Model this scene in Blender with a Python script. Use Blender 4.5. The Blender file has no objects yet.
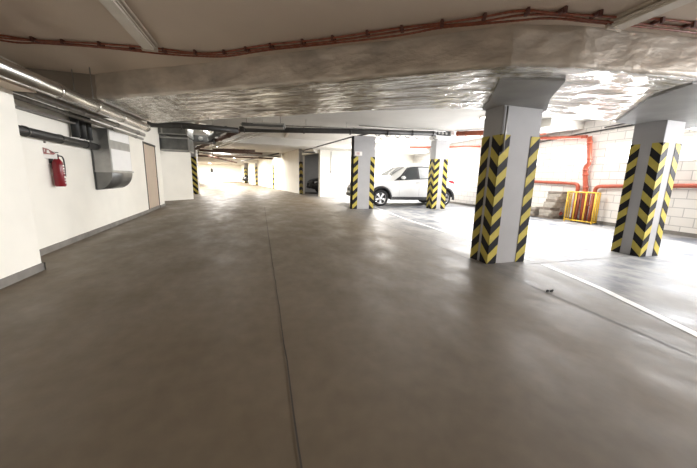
import bpy, bmesh, math, random
from mathutils import Vector, Matrix
random.seed(7)
COL = bpy.context.scene.collection
PI = math.pi

# ------------------------------------------------------------------ materials
def new_mat(name):
    m = bpy.data.materials.new(name); m.use_nodes = True
    nt = m.node_tree; b = nt.nodes['Principled BSDF']
    return m, nt, b
def plain(name, col, rough=.5, metal=0., noise=.08, scale=6., bump=0., spec=.5, stretch=None):
    """colour broken up by noise, optional bump"""
    m, nt, b = new_mat(name)
    tc = nt.nodes.new('ShaderNodeTexCoord'); n = nt.nodes.new('ShaderNodeTexNoise')
    n.inputs['Scale'].default_value = scale; n.inputs['Detail'].default_value = 5
    src = tc.outputs['Object']
    if stretch:
        mp = nt.nodes.new('ShaderNodeMapping'); mp.inputs['Scale'].default_value = stretch
        nt.links.new(src, mp.inputs[0]); src = mp.outputs[0]
    nt.links.new(src, n.inputs[0])
    r = nt.nodes.new('ShaderNodeValToRGB')
    lo = [max(0, c*(1-noise)) for c in col]; hi = [min(1, c*(1+noise)) for c in col]
    r.color_ramp.elements[0].position = .3; r.color_ramp.elements[1].position = .7
    r.color_ramp.elements[0].color = (*lo, 1); r.color_ramp.elements[1].color = (*hi, 1)
    nt.links.new(n.outputs[0], r.inputs[0]); nt.links.new(r.outputs[0], b.inputs['Base Color'])
    b.inputs['Roughness'].default_value = rough; b.inputs['Metallic'].default_value = metal
    b.inputs['Specular IOR Level'].default_value = spec
    if bump:
        bp = nt.nodes.new('ShaderNodeBump'); bp.inputs['Strength'].default_value = bump; bp.inputs['Distance'].default_value = .02
        nt.links.new(n.outputs[0], bp.inputs['Height']); nt.links.new(bp.outputs[0], b.inputs['Normal'])
    return m
def emis(name, col, strength):
    m, nt, b = new_mat(name)
    b.inputs['Base Color'].default_value = (*col, 1)
    b.inputs['Emission Color'].default_value = (*col, 1); b.inputs['Emission Strength'].default_value = strength
    return m

def floor_mat():
    m, nt, b = new_mat('floor_concrete')
    N = nt.nodes.new; L = nt.links.new
    tc = N('ShaderNodeTexCoord')
    big = N('ShaderNodeTexNoise'); big.inputs['Scale'].default_value = .55; big.inputs['Detail'].default_value = 6; big.inputs['Roughness'].default_value = .6
    fine = N('ShaderNodeTexNoise'); fine.inputs['Scale'].default_value = 9; fine.inputs['Detail'].default_value = 8
    mp = N('ShaderNodeMapping'); mp.inputs['Scale'].default_value = (1.5, .8, 1); mp.inputs['Rotation'].default_value = (0, 0, .5)
    L(tc.outputs['Object'], mp.inputs[0])
    blot = N('ShaderNodeTexNoise'); blot.inputs['Scale'].default_value = 1.6; blot.inputs['Detail'].default_value = 7; blot.inputs['Roughness'].default_value = .65
    L(tc.outputs['Object'], big.inputs[0]); L(tc.outputs['Object'], fine.inputs[0]); L(mp.outputs[0], blot.inputs[0])
    r = N('ShaderNodeValToRGB'); r.color_ramp.elements[0].position = .3; r.color_ramp.elements[1].position = .72
    r.color_ramp.elements[0].color = (.165, .128, .085, 1); r.color_ramp.elements[1].color = (.24, .192, .138, 1)
    L(big.outputs[0], r.inputs[0])
    # the parking bays (x > 2.9 m) are painted paler for the daylight there, with grey-blue blotches
    sp = N('ShaderNodeSeparateXYZ'); L(tc.outputs['Object'], sp.inputs[0])
    mr = N('ShaderNodeMapRange'); mr.inputs['From Min'].default_value = 2.2; mr.inputs['From Max'].default_value = 4.2
    L(sp.outputs[0], mr.inputs['Value'])
    bay = N('ShaderNodeValToRGB'); bay.color_ramp.elements[0].position = .40; bay.color_ramp.elements[1].position = .56
    bay.color_ramp.elements[0].color = (.125, .14, .175, 1); bay.color_ramp.elements[1].color = (.44, .44, .44, 1)
    L(blot.outputs[0], bay.inputs[0])
    mx = N('ShaderNodeMix'); mx.data_type = 'RGBA'
    L(mr.outputs[0], mx.inputs['Factor']); L(r.outputs[0], mx.inputs['A']); L(bay.outputs[0], mx.inputs['B'])
    f2 = N('ShaderNodeMix'); f2.data_type = 'RGBA'; f2.blend_type = 'MULTIPLY'; f2.inputs['Factor'].default_value = .35
    L(mx.outputs['Result'], f2.inputs['A']); L(fine.outputs[0], f2.inputs['B'])
    L(f2.outputs['Result'], b.inputs['Base Color'])
    rr = N('ShaderNodeMapRange'); rr.inputs['From Min'].default_value = .35; rr.inputs['From Max'].default_value = .65
    rr.inputs['To Min'].default_value = .40; rr.inputs['To Max'].default_value = .66
    L(blot.outputs[0], rr.inputs['Value']); L(rr.outputs[0], b.inputs['Roughness'])
    bp = N('ShaderNodeBump'); bp.inputs['Strength'].default_value = .05; bp.inputs['Distance'].default_value = .01; b.inputs['Specular IOR Level'].default_value = .35
    L(blot.outputs[0], bp.inputs['Height']); L(bp.outputs[0], b.inputs['Normal'])
    return m

def foil_mat(name, col, rough, metal, bump, sx=1.3, sy=11., dist=.5):
    """creased aluminium foil; UV u runs along the beam, v across it, in metres"""
    m, nt, b = new_mat(name); N = nt.nodes.new; L = nt.links.new
    uv = N('ShaderNodeUVMap'); mp = N('ShaderNodeMapping'); mp.inputs['Scale'].default_value = (sx, sy, 1)
    L(uv.outputs[0], mp.inputs[0])
    n = N('ShaderNodeTexNoise'); n.inputs['Scale'].default_value = 1.; n.inputs['Detail'].default_value = 5; n.inputs['Roughness'].default_value = .55; n.inputs['Distortion'].default_value = dist
    L(mp.outputs[0], n.inputs[0])
    mp2 = N('ShaderNodeMapping'); mp2.inputs['Scale'].default_value = (5, 9, 1); L(uv.outputs[0], mp2.inputs[0])
    v = N('ShaderNodeTexVoronoi'); v.inputs['Scale'].default_value = 1.; L(mp2.outputs[0], v.inputs['Vector'])
    ad = N('ShaderNodeMath'); ad.operation = 'MULTIPLY_ADD'; ad.inputs[1].default_value = .22
    L(v.outputs['Distance'], ad.inputs[0]); L(n.outputs[0], ad.inputs[2])
    bp = N('ShaderNodeBump'); bp.inputs['Strength'].default_value = bump; bp.inputs['Distance'].default_value = .06
    L(ad.outputs[0], bp.inputs['Height']); L(bp.outputs[0], b.inputs['Normal'])
    r = N('ShaderNodeValToRGB'); r.color_ramp.elements[0].position = .3; r.color_ramp.elements[1].position = .65
    r.color_ramp.elements[0].color = (*[c*.72 for c in col], 1); r.color_ramp.elements[1].color = (*[min(1, c*1.15) for c in col], 1)
    L(n.outputs[0], r.inputs[0]); L(r.outputs[0], b.inputs['Base Color'])
    b.inputs['Roughness'].default_value = rough; b.inputs['Metallic'].default_value = metal
    return m

def stripe_mat(name, sign, period, rise=.95):
    m, nt, b = new_mat(name); N = nt.nodes.new; L = nt.links.new
    uv = N('ShaderNodeUVMap'); sp = N('ShaderNodeSeparateXYZ'); L(uv.outputs[0], sp.inputs[0])
    a = N('ShaderNodeMath'); a.operation = 'MULTIPLY_ADD'; a.inputs[1].default_value = -sign*rise
    L(sp.outputs[0], a.inputs[0]); L(sp.outputs[1], a.inputs[2])
    d = N('ShaderNodeMath'); d.operation = 'DIVIDE'; d.inputs[1].default_value = period; L(a.outputs[0], d.inputs[0])
    fr = N('ShaderNodeMath'); fr.operation = 'FRACT'; L(d.outputs[0], fr.inputs[0])
    g = N('ShaderNodeMath'); g.operation = 'GREATER_THAN'; g.inputs[1].default_value = .5; L(fr.outputs[0], g.inputs[0])
    n = N('ShaderNodeTexNoise'); n.inputs['Scale'].default_value = 14; tc = N('ShaderNodeTexCoord'); L(tc.outputs['Object'], n.inputs[0])
    ye = N('ShaderNodeValToRGB'); ye.color_ramp.elements[0].color = (.42, .34, .06, 1); ye.color_ramp.elements[1].color = (.58, .48, .12, 1)
    L(n.outputs[0], ye.inputs[0])
    mx = N('ShaderNodeMix'); mx.data_type = 'RGBA'; mx.inputs['B'].default_value = (.016, .015, .017, 1)
    L(g.outputs[0], mx.inputs['Factor']); L(ye.outputs[0], mx.inputs['A']); L(mx.outputs['Result'], b.inputs['Base Color'])
    b.inputs['Roughness'].default_value = .6; b.inputs['Specular IOR Level'].default_value = .15
    return m

def block_mat():
    m, nt, b = new_mat('white_block_wall'); N = nt.nodes.new; L = nt.links.new
    tc = N('ShaderNodeTexCoord'); sp = N('ShaderNodeSeparateXYZ'); L(tc.outputs['Object'], sp.inputs[0])
    cb = N('ShaderNodeCombineXYZ'); L(sp.outputs[1], cb.inputs[0]); L(sp.outputs[2], cb.inputs[1])
    br = N('ShaderNodeTexBrick'); br.inputs['Scale'].default_value = 1; br.inputs['Brick Width'].default_value = .42; br.inputs['Row Height'].default_value = .21
    br.inputs['Mortar Size'].default_value = .009; br.inputs['Color1'].default_value = (.80, .77, .73, 1); br.inputs['Color2'].default_value = (.74, .71, .67, 1); br.inputs['Mortar'].default_value = (.5, .48, .46, 1)
    L(cb.outputs[0], br.inputs[0]); L(br.outputs[0], b.inputs['Base Color']); b.inputs['Roughness'].default_value = .75
    bp = N('ShaderNodeBump'); bp.inputs['Strength'].default_value = .4; bp.inputs['Distance'].default_value = .01; bp.invert = True
    L(br.outputs['Fac'], bp.inputs['Height']); L(bp.outputs[0], b.inputs['Normal'])
    return m

M = dict(
    floor=floor_mat(),
    wall=plain('white_plaster', (.88, .85, .77), .8, noise=.03, scale=2, bump=.05),
    ceil=plain('ceiling_plaster', (.60, .50, .405), .85, noise=.05, scale=1.2, bump=.05),
    ceil2=plain('rear_ceiling_plaster', (.60, .58, .54), .85, noise=.05, scale=1.5),
    soffit=plain('raw_beam', (.30, .26, .22), .85, noise=.12, scale=2),
    base=plain('grey_skirting', (.20, .185, .165), .6, noise=.2, scale=5),
    block=block_mat(),
    colgrey=plain('column_paint', (.40, .395, .40), .7, noise=.05, scale=3, bump=.05),
    foil=foil_mat('foil_soffit', (.70, .68, .64), .26, .92, 1.3),
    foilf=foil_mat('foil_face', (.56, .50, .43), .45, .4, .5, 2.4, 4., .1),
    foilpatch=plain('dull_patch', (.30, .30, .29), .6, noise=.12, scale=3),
    silver=plain('galvanised', (.62, .61, .58), .26, 1., noise=.15, scale=9, bump=.25, stretch=(1, .6, 1)),
    galv=plain('galvanised_duct', (.42, .42, .41), .38, .9, noise=.15, scale=5, bump=.06),
    galvm=plain('shoe_sheet', (.22, .22, .215), .4, .8, noise=.15, scale=5),
    galvd=plain('dark_duct', (.15, .155, .15), .45, .7, noise=.25, scale=4, bump=.05),
    black=plain('black_rubber_foam', (.035, .036, .036), .6, noise=.3, scale=8, bump=.1),
    dpipe=plain('dark_pipe', (.034, .032, .029), .5, .0, noise=.3, scale=7),
    steelb=plain('bright_steel_pipe', (.72, .70, .66), .35, .6, noise=.1, scale=6),
    steel=plain('steel_pipe', (.34, .33, .31), .4, .7, noise=.2, scale=9),
    white=plain('white_paint', (.83, .82, .80), .5, noise=.02),
    linepaint=plain('floor_line_paint', (.78, .78, .77), .5, noise=.12, scale=7),
    crack=plain('joint_filler', (.06, .05, .042), .8, noise=.2),
    crackl=plain('joint_pale', (.17, .165, .16), .8, noise=.2),
    conduit=plain('orange_conduit', (.24, .065, .03), .5, noise=.3, scale=25, bump=.3),
    clip=plain('dark_clip', (.09, .03, .022), .6, noise=.2),
    redpipe=plain('red_pipe', (.40, .085, .045), .45, noise=.15, scale=6, bump=.05),
    redpipe2=plain('brown_red_pipe', (.30, .075, .035), .5, noise=.25, scale=6, bump=.05),
    rust=plain('rusty_pipe', (.10, .055, .04), .6, noise=.3, scale=5),
    yellow=plain('yellow_paint', (.80, .52, .06), .4, noise=.08, scale=8),
    red=plain('extinguisher_red', (.22, .008, .014), .3, noise=.1, scale=5),
    redlab=plain('sign_red', (.42, .16, .15), .5, noise=.1),
    paper=plain('label_paper', (.85, .82, .78), .5, noise=.05, scale=30),
    blackp=plain('black_plastic', (.02, .02, .02), .4, noise=.2),
    carwhite=plain('car_white', (.78, .78, .77), .18, noise=.01, spec=.7),
    carblack=plain('car_black', (.015, .016, .018), .22, noise=.1, spec=.7),
    trim=plain('car_cladding', (.025, .025, .027), .55, noise=.1),
    glass=plain('car_glass', (.025, .03, .032), .06, noise=.1, spec=.8),
    glassl=plain('car_glass_bright', (.40, .42, .42), .08, noise=.1, spec=.8),
    tyre=plain('tyre_rubber', (.018, .018, .019), .75, noise=.2, bump=.1),
    alloy=plain('alloy_rim', (.66, .66, .66), .25, .9, noise=.05),
    tail=plain('tail_lamp', (.62, .02, .03), .2, noise=.05),
    lamp=plain('head_lamp', (.55, .57, .6), .12, .3, noise=.05),
    slab=plain('paving_slab', (.42, .38, .33), .8, noise=.2, scale=9, bump=.3),
    slabd=plain('paving_slab_dark', (.24, .20, .165), .8, noise=.25, scale=9, bump=.3),
    door=plain('beige_door', (.50, .40, .31), .55, noise=.05, scale=2),
    frame=plain('dark_frame', (.05, .045, .04), .5, noise=.1),
    lampb=plain('lamp_housing', (.50, .43, .35), .5, noise=.05),
    lampc=plain('lamp_cover', (.66, .60, .52), .35, noise=.05),
    tube=emis('lit_tube', (1, .97, .90), 5.),
    pane=emis('daylit_frosted_pane', (1, .99, .97), 1.6),
    green=plain('green_plastic', (.16, .30, .05), .5, noise=.2),
)
ST = {}
def stripes(sign, period):
    k = (sign, period)
    if k not in ST: ST[k] = stripe_mat('hazard_stripes', sign, period)
    return ST[k]

# ------------------------------------------------------------------ mesh helpers
def link(name, bm, mats, parent=None, smooth=False):
    me = bpy.data.meshes.new(name); bmesh.ops.recalc_face_normals(bm, faces=bm.faces); bm.to_mesh(me); bm.free()
    for m in (mats if isinstance(mats, (list, tuple)) else [mats]): me.materials.append(m)
    if smooth:
        for p in me.polygons: p.use_smooth = True
    o = bpy.data.objects.new(name, me); COL.objects.link(o)
    if parent is not None: o.parent = parent
    return o
def tag(o, label=None, cat=None, group=None, kind=None):
    if label: o['label'] = label
    if cat: o['category'] = cat
    if group: o['group'] = group
    if kind: o['kind'] = kind
    return o
def empty(name, loc, label, cat, group=None, rz=0.):
    o = bpy.data.objects.new(name, None); COL.objects.link(o); o.location = loc; o.rotation_euler = (0, 0, rz); o.empty_display_size = .1
    return tag(o, label, cat, group)
def box(bm, lo, hi, mi=0, bev=0., mat=None):
    r = bmesh.ops.create_cube(bm, size=1)
    c = [(a+b)/2 for a, b in zip(lo, hi)]; s = [b-a for a, b in zip(lo, hi)]
    for v in r['verts']:
        v.co = Vector((v.co.x*s[0]+c[0], v.co.y*s[1]+c[1], v.co.z*s[2]+c[2]))
    fs = set(f for v in r['verts'] for f in v.link_faces)
    for f in fs: f.material_index = mi
    vs = r['verts']
    if bev:
        es = set(e for f in fs for e in f.edges)
        q = bmesh.ops.bevel(bm, geom=list(es), offset=bev, segments=2, affect='EDGES', clamp_overlap=True)
        vs = list(set(v for f in q['faces'] for v in f.verts) | set(v for v in vs if v.is_valid))
    if mat: bmesh.ops.transform(bm, matrix=mat, verts=[v for v in vs if v.is_valid])
    return vs
def prism(bm, pts, z0, z1, mi=0):
    lo = [bm.verts.new((x, y, z0)) for x, y in pts]; hi = [bm.verts.new((x, y, z1)) for x, y in pts]
    n = len(pts); fs = [bm.faces.new(lo[::-1]), bm.faces.new(hi)]
    for i in range(n): fs.append(bm.faces.new((lo[i], lo[(i+1) % n], hi[(i+1) % n], hi[i])))
    for f in fs: f.material_index = mi
def tube(bm, pts, r, seg=14, mi=0, rib=0., caps=True):
    pts = [Vector(p) for p in pts]; n = len(pts); rings = []
    ref = Vector((0, 0, 1))
    for i, p in enumerate(pts):
        t = (pts[min(i+1, n-1)]-pts[max(i-1, 0)]).normalized()
        a = t.cross(ref)
        if a.length < .1: a = t.cross(Vector((0, 1, 0)))
        a.normalize(); b = a.cross(t).normalized()
        if i and (a.dot(pa) < 0): a = -a; b = -b
        pa = a
        rr = (r[i] if isinstance(r, (list, tuple)) else r)*(1+rib*(1 if i % 2 else -1))
        # widen at mitred bends so the tube keeps its thickness
        if 0 < i < n-1:
            d1 = (pts[i]-pts[i-1]).normalized(); c = max(.5, d1.dot(t)); rr = rr/c if c > .7 else rr
        rings.append([bm.verts.new(p+(a*math.cos(2*PI*k/seg)+b*math.sin(2*PI*k/seg))*rr) for k in range(seg)])
    for i in range(n-1):
        for k in range(seg):
            f = bm.faces.new((rings[i][k], rings[i][(k+1) % seg], rings[i+1][(k+1) % seg], rings[i+1][k])); f.material_index = mi; f.smooth = True
    if caps:
        for rg in (rings[0], rings[-1]):
            f = bm.faces.new(rg); f.material_index = mi
def smoothpath(pts, k=8):
    P = [Vector(p) for p in pts]; P = [2*P[0]-P[1]]+P+[2*P[-1]-P[-2]]; out = []
    for i in range(1, len(P)-2):
        for j in range(k):
            t = j/k
            out.append(.5*((2*P[i])+(P[i+1]-P[i-1])*t+(2*P[i-1]-5*P[i]+4*P[i+1]-P[i+2])*t*t+(3*P[i]-P[i-1]-3*P[i+1]+P[i+2])*t**3))
    out.append(P[-2]); return out
def tube_obj(name, pts, r, m, parent=None, seg=14, rib=0.):
    bm = bmesh.new(); tube(bm, pts, r, seg, rib=rib); return link(name, bm, m, parent)
def box_obj(name, lo, hi, m, parent=None, bev=0., mat=None):
    bm = bmesh.new(); box(bm, lo, hi, 0, bev, mat); return link(name, bm, m, parent)
def struct(o): o['kind'] = 'structure'; return o
def bend(p0, c, p1, r=.12, k=6):
    """corner c between p0 and p1 rounded"""
    p0, c, p1 = map(Vector, (p0, c, p1)); a = c+(p0-c).normalized()*r; b = c+(p1-c).normalized()*r
    return [a*(1-t)**2+c*2*t*(1-t)+b*t*t for t in [i/k for i in range(k+1)]]

# ------------------------------------------------------------------ setting
ZN, ZB, ZR = 2.42, 2.10, 2.95        # near ceiling, beam soffit, rear ceiling
bm = bmesh.new(); box(bm, (-14, -5, -.2), (9.5, 62, 0)); struct(link('floor', bm, M['floor']))
def wx(y): return -2.85-(y-4.93)*.055
D0, D1 = 10.02, 11.34                # door in the left wall
bm = bmesh.new()
prism(bm, [(wx(4.15), 4.15), (wx(D0), D0), (wx(D0)-.25, D0), (wx(4.15)-.25, 4.15)], 0, ZR)
prism(bm, [(wx(D0), D0), (wx(D1), D1), (wx(D1)-.25, D1), (wx(D0)-.25, D0)], 2.0, ZR)
prism(bm, [(wx(D1), D1), (wx(11.98), 11.98), (wx(11.98)-.25, 11.98), (wx(D1)-.25, D1)], 0, ZR)
struct(link('wall_left', bm, M['wall']))
bm = bmesh.new(); prism(bm, [(-3.2, -5), (-2.42, -5), (-2.42, 4.15), (-3.2, 4.15)], 0, 1.92); struct(link('wall_left_near', bm, M['wall']))
bm = bmesh.new(); prism(bm, [(-3.2, -5), (-2.22, -5), (-2.22, 4.15), (-3.2, 4.15)], 1.92, 1.985); prism(bm, [(-3.2, -5), (-2.62, -5), (-2.62, 4.15), (-3.2, 4.15)], 1.985, ZN); struct(link('trim_left_ledge', bm, M['ceil']))
# skirting
bm = bmesh.new(); prism(bm, [(-2.42, -5), (-2.40, -5), (-2.40, 4.17), (-2.42, 4.17)], 0, .085); prism(bm, [(-2.84, 4.15), (-2.40, 4.15), (-2.40, 4.17), (-2.84, 4.17)], 0, .085)
struct(link('baseboard_left_near', bm, M['base']))
bm = bmesh.new(); prism(bm, [(wx(4.18), 4.18), (wx(4.18)+.02, 4.18), (wx(D0)+.02, D0), (wx(D0), D0)], 0, .085)
prism(bm, [(wx(D1), D1), (wx(D1)+.02, D1), (wx(11.98)+.02, 12.0), (wx(11.98)-.25, 12.0), (wx(11.98)-.25, 11.982), (wx(11.98), 11.982)], 0, .085)
struct(link('baseboard_left', bm, M['base']))
# door in left wall
dr = bpy.data.objects.new('door_1', None); COL.objects.link(dr); dr.location = (wx(D0), D0, 0); dr['kind'] = 'structure'; dr.rotation_euler = (0, 0, math.atan(.055))
DW = D1-D0
box_obj('door_leaf', (-.05, .05, .09), (-.012, DW-.04, 1.95), M['door'], dr, .004)
bm = bmesh.new(); box(bm, (-.10, .0, 0), (.012, .05, 2.0)); box(bm, (-.10, DW-.04, 0), (.0, DW, 2.0)); box(bm, (-.10, .0, 1.95), (.012, DW, 2.0)); link('door_frame', bm, M['frame'], dr)
box_obj('door_threshold', (-.05, .05, 0), (.0, DW-.04, .09), M['base'], dr)
tube_obj('door_handle', [(-.014, DW-.15, 1.02), (.03, DW-.15, 1.02), (.03, DW-.28, 1.02)], .01, M['steel'], dr, 8)
# white block beyond the door, recess behind
bm = bmesh.new(); prism(bm, [(-4.6, 13.2), (-2.94, 15.3), (-3.42, 17.0), (-4.6, 17.0)], 0, ZR); struct(link('wall_pier', bm, M['wall']))
bm = bmesh.new(); prism(bm, [(-12.3, 11.5), (-3.5, 11.5), (-3.5, 11.6), (-12.3, 11.6)], 0, ZR); prism(bm, [(-12.3, 11.6), (-12.1, 11.6), (-12.1, 58), (-12.3, 58)], 0, ZR)
struct(link('wall_far_left', bm, M['wall']))
bm = bmesh.new(); box(bm, (-12.3, 58, 0), (4, 58.2, ZR)); struct(link('wall_far', bm, M['wall']))
# angled wall on the right of the far drive, with the open bay, and the wall behind the white car
def bx(y): return 2.63-(y-20.4)*.154
bm = bmesh.new()
prism(bm, [(bx(20.35), 20.35), (bx(47.5), 47.5), (bx(47.5)+.25, 47.5), (bx(20.35)+.25, 20.35)], 0, ZR)
prism(bm, [(bx(50), 50), (bx(58), 58), (bx(58)+.25, 58), (bx(50)+.25, 50)], 0, ZR)
prism(bm, [(bx(20.35), 20.35), (3.0, 17.6), (3.3, 17.6), (bx(20.35)+.25, 20.35)], 2.5, ZR)
prism(bm, [(3.35, 17.4), (3.75, 17.4), (3.75, 17.9), (3.35, 17.9)], 0, ZR)
struct(link('wall_right_far', bm, M['wall']))
bm = bmesh.new(); box(bm, (3.75, 17.4, 0), (9.5, 17.6, ZR)); struct(link('wall_rear', bm, M['wall']))
bm = bmesh.new(); box(bm, (8.2, 17.6, 0), (8.4, 24.0, ZR)); box(bm, (2.9, 23.6, 0), (8.2, 23.8, ZR)); struct(link('wall_bay', bm, M['colgrey']))
bm = bmesh.new(); box(bm, (bx(47.5), 47.3, 0), (4, 47.5, ZR)); box(bm, (4, 47.3, 0), (4.2, 58, ZR)); struct(link('wall_bay_far', bm, M['wall']))
# right wall of white blocks with high windows
WINS = [(-1.9, -.8), (.1, 1.2), (2.0, 3.0), (3.55, 4.75), (5.15, 6.27), (6.78, 7.88), (8.4, 9.5), (9.95, 11.0), (11.4, 12.35), (12.9, 14.0), (14.6, 15.7)]
W0, W1 = 1.70, 2.21
bm = bmesh.new(); XR = 9.28
box(bm, (XR, -5, 0), (XR+.25, 17.4, W0)); box(bm, (XR, -5, W1), (XR+.25, 17.4, ZR))
ys = [-5]+[y for w in WINS for y in w]+[17.4]
for i in range(0, len(ys), 2): box(bm, (XR, ys[i], W0), (XR+.25, ys[i+1], W1))
struct(link('wall_right', bm, M['block']))
for i, (a, b_) in enumerate(WINS):
    w = bpy.data.objects.new('window_%d' % (i+1), None); COL.objects.link(w); w.location = (XR, a, W0); w['kind'] = 'structure'
    l = b_-a; h = W1-W0
    bm = bmesh.new()
    for lo, hi in (((.08, 0, 0), (.13, l, .035)), ((.08, 0, h-.035), (.13, l, h)), ((.08, 0, .035), (.13, .035, h-.035)), ((.08, l-.035, .035), (.13, l, h-.035)), ((.08, l/2-.015, .035), (.13, l/2+.015, h-.035))): box(bm, lo, hi)
    link('window_frame', bm, M['white'], w)
    box_obj('window_pane', (.10, .035, .035), (.11, l-.035, h-.035), M['pane'], w)
bm = bmesh.new(); box(bm, (XR-.02, -5, 0), (XR, 17.4, .09)); struct(link('baseboard_right', bm, M['base']))

# beam wrapped in foil: plan outline of its front and rear edges
F = [(-2.1, 5.17), (-1.46, 4.74), (-.94, 4.43), (.44, 3.47), (1.0, 3.07), (1.5, 2.74), (2.08, 2.30), (2.66, 2.13), (3.86, 1.95), (6.5, 1.72), (9.28, 1.5)]
R = [(-2.0, 7.05), (-1.35, 6.52), (-.64, 5.98), (.45, 5.22), (.98, 4.80), (1.45, 4.42), (2.35, 3.86), (2.9, 3.68), (4.4, 3.58), (6.9, 3.57), (9.28, 3.57)]
def lerp(a, b, t): return tuple(x+(y-x)*t for x, y in zip(a, b))
def along(P, s):
    i = min(int(s), len(P)-2); return lerp(P[i], P[i+1], s-i)
LEN = [0]
for a, b_ in zip(F, F[1:]): LEN.append(LEN[-1]+math.dist(a, b_))
from mathutils import noise as mn
def wr(u, v, a, su=1.6, sv=7.): return a*mn.noise(Vector((u*su, v*sv, 3.1)))+a*.5*mn.noise(Vector((u*4, v*14, 9.)))
K = 24; MS = 26
bm = bmesh.new(); uvl = bm.loops.layers.uv.new('UVMap')
grid = []
ns = (len(F)-1)*K
for i in range(ns+1):
    s = i/K; f = along(F, s); r = along(R, s); u = LEN[min(int(s), len(F)-2)]+(LEN[min(int(s), len(F)-2)+1]-LEN[min(int(s), len(F)-2)])*(s-min(int(s), len(F)-2))
    row = []
    for j in range(MS+1):
        v = j/MS; x, y = lerp(f, r, v); edge = min(1, 5*v, 5*(1-v))
        row.append((bm.verts.new((x, y+(.03*mn.noise(Vector((u*9, 0, 1))) if j == 0 else 0), ZB-abs(wr(u, v*1.3, .024))-.010*abs(mn.noise(Vector((u*8, v*26, 4)))))), u, v*1.3))
    grid.append(row)
def quad(g, mi):
    f = bm.faces.new([q[0] for q in g]); f.material_index = mi; f.smooth = True
    for lp, q in zip(f.loops, g): lp[uvl].uv = (q[1], q[2])
for i in range(ns):
    for j in range(MS): quad((grid[i][j], grid[i+1][j], grid[i+1][j+1], grid[i][j+1]), 0)
MF = 8; front = []
for i in range(ns+1):
    s = i/K; f = along(F, s); u = grid[i][0][1]; row = [(grid[i][0][0], u, 0)]
    for j in range(1, MF+1):
        v = j/MF; d = wr(u, v*.6+5, .02, 2.5, 5)*(1-v*.6)
        row.append((bm.verts.new((f[0]-d*.5, f[1]-abs(d), ZB+(ZN-ZB)*v)), u, -v*.33))
    front.append(row)
for i in range(ns):
    for j in range(MF): quad((front[i][j], front[i][j+1], front[i+1][j+1], front[i+1][j]), 1)
top = []
for i in range(ns+1):
    x, y = along(R, i/K); top.append((bm.verts.new((x, y, ZR)), grid[i][0][1], 2.2))
for i in range(ns): quad((grid[i][MS], grid[i+1][MS], top[i+1], top[i]), 1)
beam = link('trim_foil_beam', bm, [M['foil'], M['foilf']]); struct(beam)
# plain beam stub to the left wall
bm = bmesh.new(); prism(bm, [(-3.3, 5.2), (-2.1, 5.2), (-2.02, 7.0), (-3.3, 7.0)], ZB+.02, ZR); struct(link('trim_beam_left', bm, M['soffit']))
# ceilings
bm = bmesh.new(); prism(bm, [(-3.3, -5), (9.5, -5)]+[(x, y+.06) for x, y in reversed(F[1:])]+[(-2.1, 5.22), (-3.3, 5.22)], ZN, ZR+.12)
struct(link('ceiling', bm, M['ceil']))
bm = bmesh.new(); prism(bm, [(-12.4, 6.9), (-2.0, 6.9)]+[(x, y-.05) for x, y in R[1:]]+[(9.5, 3.5), (9.5, 58.2), (-12.4, 58.2)], ZR, ZR+.12)
struct(link('ceiling_rear', bm, M['ceil2']))
# downstand beams of the rear ceiling
for i, (x0, y0, x1, y1, z) in enumerate([(-2.9, 15.4, 9.28, 16.8, 2.62), (-12.1, 25.0, 1.7, 25.9, 2.62), (-12.1, 38, -.2, 38.8, 2.62)]):
    box_obj('trim_%d' % (i+1), (x0, y0, z), (x1, y1, ZR), M['ceil2'])['kind'] = 'structure'
box_obj('trim_4', (8.0, 7.0, 2.72), (9.28, 9.0, ZR), M['ceil2'])['kind'] = 'structure'

# floor joints and lines
def strip(bm, pts, w, z=.003):
    P = [Vector((x, y, 0)) for x, y in pts]; L_ = []
    for i, p in enumerate(P):
        t = (P[min(i+1, len(P)-1)]-P[max(i-1, 0)]).normalized(); n = Vector((-t.y, t.x, 0))*w/2
        L_.append((bm.verts.new((p.x+n.x, p.y+n.y, z)), bm.verts.new((p.x-n.x, p.y-n.y, z))))
    for a, b_ in zip(L_, L_[1:]): bm.faces.new((a[0], b_[0], b_[1], a[1]))
def jit(x0, y0, x1, y1, n, a):
    return [(x0+(x1-x0)*i/n+random.uniform(-a, a), y0+(y1-y0)*i/n) for i in range(n+1)]
bm = bmesh.new(); strip(bm, jit(.125, -1, .14, 11.5, 60, .004), .008); struct(link('floor_joint', bm, M['crack']))
bm = bmesh.new(); strip(bm, [(2.62, -1), (2.78, 1.4), (2.88, 3.2), (3.0, 6.5), (3.2, 10.9)], .012); strip(bm, [(3.62, 3.17), (5.75, 3.2)], .016); strip(bm, [(6.2, 3.2), (9.26, 3.2)], .016); strip(bm, [(4.2, 10.6), (6.45, 10.6)], .016)
struct(link('floor_joint', bm, M['crackl']))
bm = bmesh.new(); strip(bm, [(4.42, 11.4), (3.99, 7.58), (3.88, 4.79), (3.80, 3.3)], .085, .004)
tag(link('bay_line', bm, M['linepaint']), 'white painted line on the floor running from front column back past the white car', 'floor marking')
bm = bmesh.new(); strip(bm, [(3.78, 3.12), (3.54, 2.2), (3.19, 1.28), (2.4, -.8)], .085, .004)
tag(link('bay_line', bm, M['linepaint']), 'white painted floor line running toward the viewer from the large front column', 'floor marking')
bm = bmesh.new(); strip(bm, [(4.6, 6.8), (8.9, 6.5)], .08, .004)
tag(link('bay_line', bm, M['linepaint']), 'worn white bay divider line crossing the floor toward the yellow cage', 'floor marking')

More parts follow.
